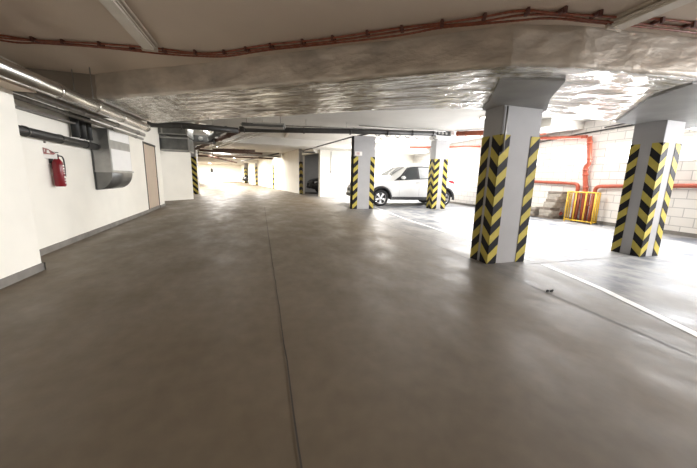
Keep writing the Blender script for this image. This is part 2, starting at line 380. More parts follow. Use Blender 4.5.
# ------------------------------------------------------------------ columns
def column(x0, x1, y0, y1, h, hs, label, period=.29, w=.135, faces=('front', 'left'), left_slant=True, pat=None, group=None, cap=None):
    """faces: front looks to -Y, left looks to -X.  strips at both edges of each face"""
    t = empty('concrete_column', ((x0+x1)/2, (y0+y1)/2, 0), label, 'column', group)
    cx, cy = t.location.x, t.location.y
    bm = bmesh.new(); box(bm, (x0-cx, y0-cy, 0), (x1-cx, y1-cy, h), 0, .006); link('shaft', bm, M['colgrey'], t)
    def st(face, a, b_, sign, off):
        bm = bmesh.new(); uvl = bm.loops.layers.uv.new('UVMap'); e = .006
        if face == 'front': P = [(a, y0-e), (b_, y0-e)]
        elif face == 'left': P = [(x0-e, b_), (x0-e, a)]      # a nearer the camera edge
        elif face == 'right': P = [(x1+e, a), (x1+e, b_)]
        bot, tp = .0, hs
        vs = [bm.verts.new((P[0][0]-cx, P[0][1]-cy, bot)), bm.verts.new((P[1][0]-cx, P[1][1]-cy, bot)), bm.verts.new((P[1][0]-cx, P[1][1]-cy, tp)), bm.verts.new((P[0][0]-cx, P[0][1]-cy, tp))]
        f = bm.faces.new(vs); wd = abs(b_-a)
        for lp, uv in zip(f.loops, ((0, bot), (wd, bot), (wd, tp), (0, tp))): lp[uvl].uv = (uv[0] if sign > 0 else uv[0]-wd, uv[1]+off)
        r = bmesh.ops.extrude_face_region(bm, geom=[f])
        d = {'front': (0, .004, 0), 'left': (.004, 0, 0), 'right': (-.004, 0, 0)}[face]
        bmesh.ops.translate(bm, vec=d, verts=[v for v in r['geom'] if isinstance(v, bmesh.types.BMVert)])
        link('warning_strip', bm, stripes(sign, period), t)
    pat = pat or {'front': (1, 1), 'left': (1, -1)}
    if 'front' in faces:
        st('front', x0-.006, x0+w, pat['front'][0], 0); st('front', x1-w, x1+.006, pat['front'][1], 0)
    if 'left' in faces:
        wl = min(w, (y1-y0)/2-.01)
        st('left', y1-wl, y1, pat['left'][0], 0); st('left', y0-.006, y0+wl, pat['left'][1], 0)
    if 'right' in faces:
        st('right', y0-.006, y0+w, 1, 0); st('right', y1-w, y1, -1, 0)
    return t
cA = column(2.98, 3.61, 3.30, 3.64, ZB-.02, 1.72, 'large grey concrete column with black and yellow chevron strips, nearest to the viewer', .262, .145)
bm = bmesh.new(); tube(bm, [(-.275, -.19, 1.50), (-.275, -.19, 2.06)], .012, 8); link('conduit', bm, M['steel'], cA)
cB = column(5.77, 6.19, 3.14, 3.55, ZB-.02, 1.757, 'grey concrete column with chevron strips at the right edge, before the block wall', .262, .13, pat={'front': (1, -1), 'left': (1, -1)})
cC = column(3.27, 4.08, 10.60, 10.95, 2.62, 1.90, 'wide grey concrete column standing before the front of the white car', .325, .17, pat={'front': (1, -1), 'left': (1, -1)})
cD = column(6.50, 7.08, 10.45, 10.86, 2.62, 1.93, 'slim grey concrete column standing before the rear door of the white car', .30, .2, pat={'front': (1, -1), 'left': (1, -1)})
box_obj('number_plate', (-.37, -.19, 1.93), (-.10, -.182, 2.07), M['paper'], cC)
bm = bmesh.new()
for x, w_ in ((-.30, .02), (-.24, .03)): box(bm, (x, -.196, 1.95), (x+w_, -.19, 2.05))
link('number', bm, M['redlab'], cC)
tube_obj('downpipe', [(-.44, -.10, 0), (-.44, -.10, 2.6)], .035, M['dpipe'], cC, 10)
cE = column(-3.98, -3.42, 19.2, 19.7, ZR, 2.1, 'white column with chevron strips beyond the white wall pier on the left', .33, .30, faces=('front',), pat={'front': (-1, -1)})
for i, (x, y, lab) in enumerate([(2.50, 20.1, 'chevron striped pillar at the left side of the open dark bay'), (1.16, 29.0, 'chevron striped pillar along the far wall, second from the open bay'),
                       (-.50, 39.0, 'chevron striped pillar along the far wall, third from the open bay'), (-2.25, 49.6, 'farthest chevron striped pillar beside the nose of a parked car')]):
    w_ = .10+.03*i
    column(x, x+w_*2+.02, y, y+.25, ZR, 2.1+.08*i, lab, .42+.05*i, w_, faces=('front',), group='striped pillars on the far wall', pat={'front': (1, -1), 'left': (1, -1)})
# thin plates added for the soft grey smudge on the foil over the front columns
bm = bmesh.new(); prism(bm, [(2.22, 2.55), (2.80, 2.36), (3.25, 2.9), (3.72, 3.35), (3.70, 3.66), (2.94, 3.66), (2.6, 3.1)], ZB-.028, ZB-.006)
struct(link('trim_grey_smudge', bm, M['foilpatch']))
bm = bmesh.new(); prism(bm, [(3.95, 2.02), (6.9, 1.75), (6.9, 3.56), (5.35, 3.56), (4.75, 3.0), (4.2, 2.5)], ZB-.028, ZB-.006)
struct(link('trim_grey_smudge', bm, M['foilpatch']))

# ------------------------------------------------------------------ left wall services
def pipe(name, pts, r, m, label, cat='pipe', group=None, joints=(), jr=1.12, jm=None, jn='joint_band', seg=16, rib=0, hang=(), ztop=None):
    t = empty(name, pts[0], label, cat, group); o = Vector(pts[0]); P = [Vector(p)-o for p in pts]
    tube_obj('pipe_run', P, r, m, t, seg, rib)
    tot = P[-1]-P[0]; d = tot.normalized()
    for j in joints:
        c = P[0]+tot*j; tube_obj(jn, [c-d*.02, c+d*.02], r*jr, jm or m, t, seg)
    for j in hang:
        c = P[0]+tot*j; tube_obj('hanger_rod', [c+Vector((0, 0, r*.9)), Vector((c.x, c.y, ztop-o.z))], .006, M['steel'], t, 6)
    return t
pipe('silver_duct_pipe', [(-2.03, 1.2, 1.94), (-2.03, 6.78, 1.97)], .075, M['silver'], 'shiny silver insulated pipe hanging under the ceiling along the left wall', joints=(.2, .52, .66, .8, .995), jr=1.07, hang=(.30, .66), ztop=ZN)
for k, (x, z, r, lab) in enumerate([(-2.30, 1.915, .03, 'steel pipe directly beside the shiny silver pipe, left wall'), (-2.48, 1.955, .024, 'middle thin steel pipe under the left ceiling'), (-2.67, 1.955, .030, 'thin steel pipe closest to the left wall, above the fire extinguisher')]):
    y0 = 4.2; ye_ = (7.5, 8.1, 8.9)[k]
    pipe('steel_pipe', [(x, y0, z), (x-.1*(k == 2), ye_, z)], r, M['steel'], lab, group='steel pipes along the left wall', joints=(.3, .62, .9), jr=1.25, hang=(.26,), ztop=ZN)
pipe('black_pipe', [(wx(4.16)+.075, 4.18, 1.60), (wx(6.7)+.08, 6.76, 1.575)], .058, M['dpipe'], 'black insulated pipe on the left wall above the fire extinguisher', joints=(.25, .55, .85))
for i, (y, r, lab) in enumerate([(6.12, .055, 'black vertical pipe left of the sheet metal duct, furthest left of three'), (6.36, .05, 'black vertical pipe left of the sheet metal duct, middle of three'), (6.58, .05, 'black vertical pipe touching the sheet metal duct')]):
    t = empty('black_riser', (wx(y)+.075, y, 1.67), lab, 'pipe', 'black risers beside the duct')
    tube_obj('pipe_run', [(0, 0, 0), (0, 0, .42)], r, M['black'], t, 12)
    tube_obj('collar', [(0, 0, .28), (0, 0, .33)], r*1.15, M['galvd'], t)
tag(tube_obj('corner_conduit', [(-2.47, 4.185, 1.30), (-2.47, 4.185, 1.93)], .018, M['dpipe'], None, 8), 'short dark vertical conduit at the corner of the near left wall', 'conduit')
# recess panel edge on wall
box_obj('trim_5', (wx(5.5)+.004, 4.16, 1.86), (wx(5.5)+.10, 6.02, 1.88), M['base'])['kind'] = 'structure'
# sheet-metal duct with curved shoe
yd0, yd1 = 6.78, 7.74; xw = wx(7.2)+.03; dep = .28
t = empty('ventilation_duct', (xw, yd0, 0), 'galvanised rectangular ventilation duct with curved lower end on the left wall', 'duct')
L_ = yd1-yd0
bm = bmesh.new(); box(bm, (0, 0, 1.14), (dep, L_, 1.915), 0, .004)
link('duct_body', bm, M['galv'], t)
bm = bmesh.new(); pts = [(0, 1.13)]+[(dep*math.cos(a)*1.0, 1.13-(.34)*math.sin(a)) for a in [i*PI/2/12 for i in range(13)]]
sec = [[bm.verts.new((x, y, z)) for x, z in pts] for y in (-.0, L_)]
for i in range(len(pts)):
    j = (i+1) % len(pts); f = bm.faces.new((sec[0][i], sec[0][j], sec[1][j], sec[1][i])); f.smooth = i > 0 and i < len(pts)-1
bm.faces.new(sec[0]); bm.faces.new(sec[1][::-1]); link('curved_shoe', bm, M['galvm'], t)
box_obj('seam_flange', (0, -.02, 1.12), (dep+.02, L_+.02, 1.15), M['galv'], t)
bm = bmesh.new(); box(bm, (dep, .05, 1.72), (dep+.006, L_-.03, 1.90), 0); box(bm, (dep, .05, 1.16), (dep+.006, L_-.03, 1.56), 0); link('foil_tape', bm, M['white'], t)
box_obj('back_flange', (0, -.03, .80), (.012, L_+.03, 1.915), M['galvd'], t)
# extinguisher + sign
ye = 5.44; xe = wx(ye)
t = empty('fire_extinguisher', (xe+.085, ye, .90), 'red fire extinguisher hanging on the white left wall', 'fire extinguisher')
prof = [(0, .0), (.055, .0), (.064, .02), (.064, .30), (.058, .345), (.035, .385), (.022, .40), (.022, .42), (0, .42)]
bm = bmesh.new(); rings = []
for r, z in prof[1:-1]: rings.append([bm.verts.new((r*math.cos(a), r*math.sin(a), z)) for a in [k*2*PI/24 for k in range(24)]])
for a, b_ in zip(rings, rings[1:]):
    for k in range(24): bm.faces.new((a[k], a[(k+1) % 24], b_[(k+1) % 24], b_[k])).smooth = True
bm.faces.new(rings[0]); bm.faces.new(rings[-1]); link('cylinder', bm, M['red'], t)
def arc_label(z0, z1, a0, a1, m, nm):
    bm = bmesh.new(); n = 10; lo = []; hi = []
    for k in range(n+1):
        a = a0+(a1-a0)*k/n; lo.append(bm.verts.new((.0655*math.cos(a), .0655*math.sin(a), z0))); hi.append(bm.verts.new((.0655*math.cos(a), .0655*math.sin(a), z1)))
    for k in range(n): bm.faces.new((lo[k], lo[k+1], hi[k+1], hi[k]))
    link(nm, bm, m, t)
for z0, z1, a1 in ((.285, .31, .9), (.245, .268, 1.0), (.215, .228, .9), (.185, .196, 1.0), (.12, .15, 1.0), (.085, .10, 1.0), (.045, .06, .9)): arc_label(z0, z1, -.25, a1, M['paper'], 'printed_label')
bm = bmesh.new(); tube(bm, [(0, 0, .42), (0, 0, .455)], .024, 12); box(bm, (-.012, -.09, .475), (.012, .03, .487)); box(bm, (-.012, -.08, .448), (.012, .02, .458)); link('valve_lever', bm, M['blackp'], t)
tube_obj('hose', smoothpath([(.0, .03, .44), (.03, .075, .42), (.035, .088, .32), (.03, .082, .14)], 6), .009, M['blackp'], t, 8)
bm = bmesh.new(); box(bm, (-.083, -.03, .33), (-.06, .03, .45)); tube(bm, [(-.066, 0, .25), (-.066, 0, .35)], .012, 8); link('wall_bracket', bm, M['blackp'], t)
t = empty('wall_sign', (wx(5.4), 5.36, 1.29), 'small projecting red and white flag sign above the fire extinguisher', 'sign')
def tri(bm, P, e=.003):
    a = [bm.verts.new(p) for p in P]; b_ = [bm.verts.new((p[0]+e, p[1]-e, p[2])) for p in P]; n = len(P)
    bm.faces.new(a); bm.faces.new(b_[::-1])
    for i in range(n): bm.faces.new((a[i], a[(i+1) % n], b_[(i+1) % n], b_[i]))
bm = bmesh.new(); tri(bm, [(.004, -.06, 0), (.004, -.06, .15), (.06, -.03, .13), (.115, .03, .07), (.115, .03, .0)]); link('sign_panel', bm, M['paper'], t)
bm = bmesh.new(); tri(bm, [(.01, -.0585, .06), (.01, -.0585, .145), (.058, -.033, .125), (.105, .0175, .075), (.09, .001, .055)]); link('sign_red_field', bm, M['redlab'], t)
bm = bmesh.new(); tri(bm, [(.02, -.056, .09), (.02, -.056, .13), (.028, -.052, .13), (.028, -.052, .09)]); tri(bm, [(.04, -.046, .075), (.045, -.043, .12), (.06, -.035, .115), (.07, -.024, .07)]); link('sign_symbol', bm, M['paper'], t)
box_obj('sensor', (-2.42, 3.55, 1.02), (-2.385, 3.63, 1.06), M['base'])
tag(bpy.data.objects['sensor'], 'small grey fitting on the white wall at the left edge of view', 'fitting')
box_obj('wall_hook', (wx(5.36), 5.35, 1.50), (wx(5.36)+.02, 5.37, 1.525), M['base'])
tag(bpy.data.objects['wall_hook'], 'tiny grey hook on the wall above the small flag sign', 'hook')

# ducts over the white pier, in the corner past the door
def duct_box(lo, hi, lab, mat, flanges):
    t = empty('air_duct', lo, lab, 'duct', None); s = [b_-a for a, b_ in zip(lo, hi)]
    box_obj('duct_body', (0, 0, 0), s, mat, t, .004)
    for f in flanges:
        bm = bmesh.new(); x = s[0]*f
        box(bm, (x-.02, -.025, -.03), (x+.02, 0, s[2]+.03)); box(bm, (x-.02, -.025, -.03), (x+.02, s[1], 0)); link('flange', bm, M['galv'], t)
    bm = bmesh.new(); box(bm, (0, -.012, 0), (s[0], -.001, .03)); box(bm, (0, -.012, s[2]-.03), (s[0], -.001, s[2])); link('edge_rail', bm, M['galv'], t)
    return t
duct_box((-3.35, 12.1, 1.93), (-2.36, 12.9, 2.36), 'lower dark sheet metal duct above the white wall pier', M['galvd'], (.99,))
duct_box((-3.9, 11.9, 2.44), (-2.34, 12.9, 2.74), 'upper dark sheet metal duct above the white wall pier', M['galvd'], (.985, .5))
t = empty('flat_duct', (-.38, 7.28, 2.20), 'flat dark duct with bright rounded end behind the foil wrapped beam', 'duct')
bm = bmesh.new(); box(bm, (0, 0, 0), (.95, .42, .07), 0, .03); link('duct_body', bm, M['galvd'], t)
bm = bmesh.new(); box(bm, (.25, -.012, .05), (.97, .44, .085), 0, .02); link('bright_rim', bm, M['galv'], t)
t.rotation_euler = (0, 0, -.16)
for x in (.1, .85): tube_obj('hanger_rod', [(x, .2, .07), (x, .2, ZR-2.20)], .008, M['steel'], t, 6)

# dark drain pipe crossing
P = [(-2.95, 10.0, 2.47), (-1.9, 10.1, 2.50), (-.58, 10.2, 2.47)]
t = pipe('drain_pipe', P, .085, M['dpipe'], 'thick dark pipe crossing the ceiling from the left wall to the pipe elbow', joints=(.35,), jr=1.1, hang=(.35, .7), ztop=ZR)
t = pipe('drain_pipe', [(-.55, 10.2, 2.52), (1.46, 10.2, 2.61), (3.34, 10.2, 2.70), (6.25, 10.15, 2.80)], .085, M['dpipe'], 'long dark pipe crossing under the rear ceiling over the two rear columns', joints=(.02, .29, .52, .72, .86, .98), jr=1.18, hang=(.1, .3, .5, .8), ztop=ZR)
pipe('steel_rail', [(-.3, 10.32, 2.70), (4.3, 10.32, 2.84)], .022, M['steel'], 'thin steel pipe running just above the long dark pipe', joints=(.1, .3, .5, .75), jr=1.6)
pipe('steel_rail', [(3.2, 9.9, 2.84), (6.5, 9.9, 2.86)], .014, M['steel'], 'thin cable pipe above the long dark pipe by the slim rear column')
t = empty('cable_tray', (3.6, 9.92, 2.56), 'bundle of dark cables clipped under the long dark pipe between the rear columns', 'cables')
for k in range(7):
    x = .25+k*.38; tube_obj('cable_loop', smoothpath([(x, .18, .08), (x+.06, .14, .02-.01*(k % 3)), (x+.14, .12, .03), (x+.2, .18, .08)], 4), .012, M['black'], t, 6)
t = empty('junction_box', (6.78, 10.35, 2.62), 'white box on top of the slim rear column where the pipes meet', 'box')
box_obj('housing', (-.42, -.08, 0), (.32, .42, .15), M['white'], t, .01)
bm = bmesh.new(); box(bm, (-.52, -.02, .16), (.18, .3, .32)); link('opening', bm, M['black'], t)
bm = bmesh.new(); box(bm, (.2, -.08, .15), (.34, .42, .33)); link('side_post', bm, M['white'], t)
for k in range(4):
    x = -.44+k*.15; tube_obj('nozzle', [(x, -.03, .24), (x, -.07, .24)], .045, M['steel'], t, 10)
# red drain from that box towards the right wall
pipe('red_drain_pipe', [(7.17, 10.2, 2.86), (7.6, 9.6, 2.84), (9.05, 8.05, 2.76)], .085, M['redpipe2'], 'thick red brown pipe leaving the white box on the slim rear column', joints=(.02, .12, .3, .6), jr=1.25)
pipe('red_pipe', [(6.75, 13.1, 2.60), (9.2, 11.3, 2.60)], .045, M['redpipe'], 'thin red pipe passing above the roof of the white car', joints=(.5,))
pipe('grey_conduit', [(2.3, 18.2, 2.58), (3.5, 11.66, 2.70), (3.9, 10.32, 2.72)], .03, M['dpipe'], 'thin grey conduit slanting toward the wide rear column')
t = empty('cable_tray', (2.3, 17.0, 2.46), 'short dark tray under the beam left of the open bay', 'cable tray'); box_obj('tray', (0, 0, 0), (.7, .3, .05), M['dpipe'], t); 
for x in (.08, .62): tube_obj('hanger', [(x, .15, .05), (x, .15, .16)], .01, M['steel'], t, 6)
t = empty('pull_cord', (3.98, 17.36, 1.4), 'thin grey cord hanging down the rear white wall beside the open bay', 'cord')
tube_obj('cord', [(0, 0, .08), (0, 0, 1.2)], .012, M['dpipe'], t, 6); box_obj('switch', (-.03, -.02, 0), (.03, .02, .08), M['dpipe'], t)

# diagonal pipe bundle of the rear ceiling
dv = Vector((-2.6, 7.8, 0)).normalized()
for k, (ox, z, r, m, lab) in enumerate([(.35, 2.60, .04, 'steelb', 'bright steel pipe, rightmost of the diagonal bundle under the rear ceiling'), (0, 2.58, .045, 'steelb', 'bright steel pipe, second from right in the diagonal bundle'),
        (-.35, 2.62, .045, 'steelb', 'bright steel pipe in the middle of the diagonal bundle'), (-.62, 2.55, .07, 'rust', 'rust coloured pipe under the diagonal bundle'), (-1.0, 2.60, .09, 'galvd', 'dark pipe left of the rust coloured pipe in the diagonal bundle')]):
    p0 = Vector((ox, 10.9, z)); p1 = p0+dv*(15 if k < 3 else 12)
    pipe('ceiling_pipe', [p0, p1], r, M[m], lab, group='diagonal pipes under the rear ceiling', joints=[i/9 for i in range(1, 9)], jr=1.4, jn='hanger_clamp', seg=10)
for k, (x0, y0, x1, y1, z, m) in enumerate([(-2.3, 17.6, -.2, 17.1, 2.42, 'rust'), (-3.2, 19, .2, 19.6, 2.46, 'rust'), (-3.4, 21.5, 1.4, 22.3, 2.48, 'steel'), (-5, 24, 1.0, 24.4, 2.45, 'rust'), (-3.0, 21.0, -2.0, 30, 2.28, 'rust')]):
    pipe('branch_pipe', [(x0, y0, z), (x1, y1, z)], .06, M[m], ['rusty branch pipe crossing nearest behind the diagonal bundle', 'rusty branch pipe crossing second behind the diagonal bundle', 'steel branch pipe crossing the far ceiling', 'farthest rusty branch pipe crossing the ceiling', 'long rusty pipe running toward the far wall'][k], group='branch pipes under the far ceiling', joints=(.25, .5, .75), jr=1.3, seg=10)
pipe('ceiling_pipe', [(-1.6, 31.5, 2.5), (1.25, 21.0, 2.62)], .05, M['dpipe'], 'thin dark pipe slanting across the far ceiling above the striped pillars', seg=8)
t = empty('air_duct', (-3.0, 13.6, 2.40), 'black duct with round outlets beside the lit ceiling lamp', 'duct')
box_obj('duct_body', (0, 0, 0), (1.25, .9, .26), M['black'], t, .01)
for k in range(4): tube_obj('outlet', [(.15+k*.32, -.01, .13), (.15+k*.32, -.05, .13)], .085, M['galvd'], t, 12)
t = empty('pipe_bracket', (-3.2, 18.6, 2.1), 'small square wire frame hanging beside the far left striped column', 'bracket')
bm = bmesh.new()
for a, b_ in (((0, 0, 0), (.75, 0, 0)), ((.75, 0, 0), (.75, 0, .2)), ((.75, 0, .2), (0, 0, .2)), ((0, 0, .2), (0, 0, 0))): tube(bm, [a, b_], .02, 6)
link('bracket_frame', bm, M['dpipe'], t)
for x in (0.02, .73): tube_obj('hanger', [(x, 0, .2), (x, 0, .85)], .012, M['dpipe'], t, 6)

# ------------------------------------------------------------------ right wall services
pipe('red_pipe', [(9.18, 9.7, 1.16), (9.18, 8.36, 1.16), (9.14, 7.0, 1.13)]+[tuple(v) for v in bend((9.14, 7.0, 1.13), (9.12, 6.78, 1.12), (9.12, 6.78, .7), .14)]+[(9.12, 6.78, .02)], .05, M['redpipe'], 'red pipe along the block wall bending down into the yellow cage from the left', joints=(.86,), jr=1.2)
pipe('red_pipe', [(9.18, -3, 1.14), (9.18, 4.3, 1.14), (9.16, 5.9, 1.08)]+[tuple(v) for v in bend((9.16, 5.9, 1.08), (9.14, 6.30, 1.06), (9.14, 6.30, .7), .14)]+[(9.14, 6.30, .02)], .05, M['redpipe'], 'red pipe along the block wall bending down into the yellow cage from the right', joints=(.6,), jr=1.2)
t = empty('red_riser', (9.17, 6.60, 0), 'vertical red riser pipe on the block wall rising out of the yellow cage', 'pipe')
rp = [(-.02, -.06, .0), (-.02, -.02, 1.0), (-.02, .08, 1.56), (-.02, .07, 1.62), (-.02, .01, 1.70), (-.02, .005, 1.76), (-.02, .10, 2.46)]
tube_obj('pipe_run', rp, .062, M['redpipe'], t)
for z, y in ((1.0, -.02), (1.36, .043), (1.50, .068), (1.80, .012), (2.28, .08)): tube_obj('joint_band', [(-.02, y, z), (-.02, y, z+.05)], .074, M['redpipe'], t)
pipe('red_pipe', [(9.15, 6.78, 2.47), (9.14, 8.3, 2.60), (9.1, 9.5, 2.68)], .045, M['redpipe'], 'thin red pipe under the ceiling running left from the top of the riser', joints=(.05, .3))
pipe('grey_conduit', [(9.235, 5.2, 2.66), (9.235, 7.2, 2.58), (9.235, 9.6, 2.40)], .02, M['dpipe'], 'thin dark conduit under the ceiling behind the red riser pipe')
pipe('grey_conduit', [(9.24, 5.2, 2.74), (9.24, 6.4, 2.68)], .016, M['dpipe'], 'short dark conduit hanging above the window beside the riser')
# cage
t = empty('yellow_cage', (8.95, 6.12, 0), 'yellow tubular steel guard cage around red pipes at the block wall', 'cage')
H = .88; Lc = .80; Dp = .16
def bar(n, a, b_, r=.019): tube_obj(n, [a, b_], r, M['yellow'], t, 8)
for y in (0, Lc*.32, Lc*.68, Lc): bar('upright', (0, y, .03), (0, y, H))
bar('upright', (Dp, 0, .03), (Dp, 0, H)); bar('upright', (Dp, Lc, .03), (Dp, Lc, H)); bar('upright', (Dp*.5, 0, .03), (Dp*.5, 0, H)); bar('upright', (Dp*.5, Lc, .03), (Dp*.5, Lc, H))
for z in (.05, H): bar('rail', (0, -.015, z), (0, Lc+.015, z)); bar('rail', (0, 0, z), (Dp, 0, z)); bar('rail', (0, Lc, z), (Dp, Lc, z))
for y in (0, Lc): tube_obj('foot', [(0, y, 0), (0, y, .035)], .028, M['yellow'], t, 8)
t = empty('valve_stack', (9.10, 6.28, 0), 'brown red valve pipes standing inside the yellow cage', 'pipes')
for y, r in ((.04, .04), (.16, .04), (.43, .04), (.54, .03)): tube_obj('valve_pipe', [(-.06, y-.06, 0), (-.06, y-.06, .84)], r, M['redpipe2'], t, 12)
for y in (.1, .48): tube_obj('flange', [(-.06, y-.06, .5), (-.06, y-.06, .54)], .05, M['redpipe2'], t, 12)
# paving slabs
z = 0; xs, ysb = 8.95, 7.42
ordn = ['lowest', 'second', 'third', 'fourth', 'fifth', 'sixth', 'seventh', 'eighth', 'ninth', 'topmost']
n = 10
for i in range(n):
    h = random.uniform(.07, .10); w_ = .46-.012*i+random.uniform(-.05, .05); d = .36+random.uniform(-.03, .03)
    rz = random.uniform(-.25, .25); yy = ysb+.06-.028*i+random.uniform(-.05, .05)
    o = box_obj('paving_slab', (-d/2, -w_/2, 0), (d/2, w_/2, h-.004), M['slab' if i % 3 else 'slabd'], None, .008)
    o.location = (xs+.02+random.uniform(-.03, .03), yy, z); o.rotation_euler = (0, 0, rz)
    tag(o, '%s broken paving slab %s tall stack left of the yellow cage' % (ordn[i], 'of the' if i in (0, n-1) else 'from the bottom of the'), 'paving slab', 'paving slabs in the tall stack'); z += h
z = 0
for i in range(4):
    h = .085; o = box_obj('paving_slab', (-.17, -.22, 0), (.17, .22, h-.004), M['slab' if i % 2 else 'slabd'], None, .008)
    o.location = (8.95, 8.05+random.uniform(-.04, .04), z); o.rotation_euler = (0, 0, random.uniform(-.2, .2)); z += h
    tag(o, '%s grey slab %s low pile beside the tall slab stack' % (['lowest', 'second', 'third', 'topmost'][i], 'of the' if i in (0, 3) else 'from the bottom of the'), 'paving slab', 'paving slabs in the low pile')
bm = bmesh.new(); bmesh.ops.create_icosphere(bm, subdivisions=2, radius=.09)
for v in bm.verts: v.co *= 1+.35*mn.noise(v.co*22); v.co.z = max(v.co.z, -.06)+.06
o = link('crumpled_bag', bm, M['green']); o.location = (8.9, 8.52, 0); tag(o, 'small green crumpled bag on the floor left of the low slab pile', 'bag')
bm = bmesh.new()
for i in range(5):
    bmesh.ops.create_icosphere(bm, subdivisions=1, radius=.010+.004*(i % 2), matrix=Matrix.Translation((i*.022, .008*math.sin(i*2), .012)))
o = link('debris_scrap', bm, M['blackp']); o.location = (2.84, 2.26, .0); tag(o, 'tiny black scrap lying on the open floor in front of the largest column', 'debris')

# ------------------------------------------------------------------ conduits on the near ceiling
path = [(-2.60, 4.12), (-2.34, 4.15), (-2.1, 4.13), (-1.56, 4.02), (-.96, 3.97), (-.59, 3.92), (-.30, 3.80), (.12, 3.50), (.69, 3.12), (1.22, 2.74), (1.5, 2.54), (1.75, 2.36), (2.0, 2.19), (2.25, 2.10), (2.6, 2.03), (3.27, 1.91), (3.8, 1.85), (5.2, 1.72)]
for k, (off, z, lab) in enumerate([(0.0, 2.395, 'orange corrugated conduit on the ceiling, closest to the foil wrapped beam'), (-.035, 2.40, 'orange corrugated conduit on the ceiling, middle strand of three'), (-.075, 2.405, 'orange corrugated conduit on the ceiling, strand closest to the viewer')]):
    pts = [(x+off*.6, y+off+.012*math.sin(i*1.7+k*2), z-.006*math.sin(i*2.3+k)) for i, (x, y) in enumerate(path)]
    tag(tube_obj('ceiling_conduit', smoothpath(pts, 14), .009, M['conduit'], None, 8, .08), lab, 'conduit', 'orange conduits on the ceiling')
clips = [(-2.12, 4.11), (-1.86, 4.08), (-1.52, 4.01), (-1.24, 4.0), (-.93, 3.96), (-.62, 3.9), (-.32, 3.79), (-.07, 3.62), (.17, 3.45), (.46, 3.25), (.72, 3.08), (.99, 2.88), (1.24, 2.70), (1.51, 2.50), (1.77, 2.31), (2.02, 2.14), (2.24, 2.05), (2.53, 2.0), (3.08, 1.92), (3.38, 1.88), (3.9, 1.80)]
bm = bmesh.new(); box(bm, (-.016, -.06, -.026), (.016, .02, 0), 0, .004); box(bm, (-.01, -.075, -.045), (.01, -.055, 0)); cm = link('conduit_clip', bm, M['clip'])
for i, (x, y) in enumerate(clips):
    o = cm if i == 0 else cm.copy()
    if i: COL.objects.link(o)
    o.location = (x, y-.02, 2.42); o.rotation_euler = (0, 0, -.55 if -.3 < x < 2.1 else -.12)
    tag(o, 'small dark clip fixing the orange conduits to the near ceiling', 'clip', 'conduit clips on the near ceiling')

# ------------------------------------------------------------------ lamps
def fixture(x0, x1, y0, y1, z, lab, lit=False, h=.07):
    t = empty('ceiling_lamp', ((x0+x1)/2, (y0+y1)/2, z), lab, 'lamp', 'tube lamps on the ceiling'); w2 = (x1-x0)/2; l2 = (y1-y0)/2
    box_obj('housing', (-w2, -l2, -.025), (w2, l2, 0), M['lampb'], t, .004)
    bm = bmesh.new(); box(bm, (-w2*.82, -l2+.02, -h), (w2*.82, l2-.02, -.026), 0, .018); link('diffuser', bm, M['tube'] if lit else M['lampc'], t)
    for s in (-1, 1): box_obj('end_cap', (-w2*.9, s*l2-.012, -h-.003), (w2*.9, s*l2+.012, -.0), M['lampb'], t, .003)
    return t
fixture(-1.12, -.96, 2.35, 3.80, ZN, 'unlit tube lamp on the ceiling at upper left')
fixture(2.70, 2.88, .55, 2.0, ZN, 'unlit tube lamp on the ceiling at upper right, its end near the foil beam')
def area(loc, rot, sx, sy, e, col=(1, .96, .9)):
    l = bpy.data.lights.new('area_light', 'AREA'); l.shape = 'RECTANGLE'; l.size = sx; l.size_y = sy; l.energy = e; l.color = col
    o = bpy.data.objects.new('area_light', l); COL.objects.link(o); o.location = loc; o.rotation_euler = rot; return o
lit = [(-2.1, 12.4, 14.9, 'lit tube lamp beside the diagonal pipes, left of centre'), (5.4, 13.4, 14.8, 'added lit tube lamp above the white car'), (-2.6, 20.5, 22, 'lit tube lamp beyond the far left striped column'), (0.2, 26.5, 28.5, 'lit tube lamp in front of the second striped pillar'),
       (-5.2, 27, 29, 'lit tube lamp over the far left parking area'), (-2.5, 33, 35, 'lit tube lamp in the middle of the far hall'), (-4.5, 43, 45.5, 'farthest left lit tube lamp before the far wall'), (-7.5, 51, 54, 'lit tube lamp closest to the far wall'), (6.2, 6.2, 7.7, 'added lit tube lamp over the bays behind the front columns'), (1.2, 12.9, 14.6, 'unlit dim tube lamp over the drive behind the long dark pipe')]
LP = [14, 300, 190, 230, 330, 500, 800, 1000, 110, 40]  # tubes over car and bays are added to brighten the rear wall and bays
area((4.6, 20.5, ZR-.09), (0, 0, 0), .1, 1.2, 25)  # added light without a lamp, lifts the dark interior of the open bay
for (x, y0, y1, lab), e in zip(lit, LP):
    on = 'dim' not in lab; fixture(x-.07, x+.07, y0, y1, ZR, lab, on)
    if on: area((x, (y0+y1)/2, ZR-.085), (0, 0, 0), .1, y1-y0-.1, e)
# daylight through the high windows, unseen ones beside the viewer boosted for the left wall
for a, b_ in WINS:
    area((XR+.06, (a+b_)/2, (W0+W1)/2), (0, PI/2, 0), W1-W0-.06, b_-a-.06, 52 if a > 4.9 else (50 if a > 1.5 else 160), (.97, .98, 1))

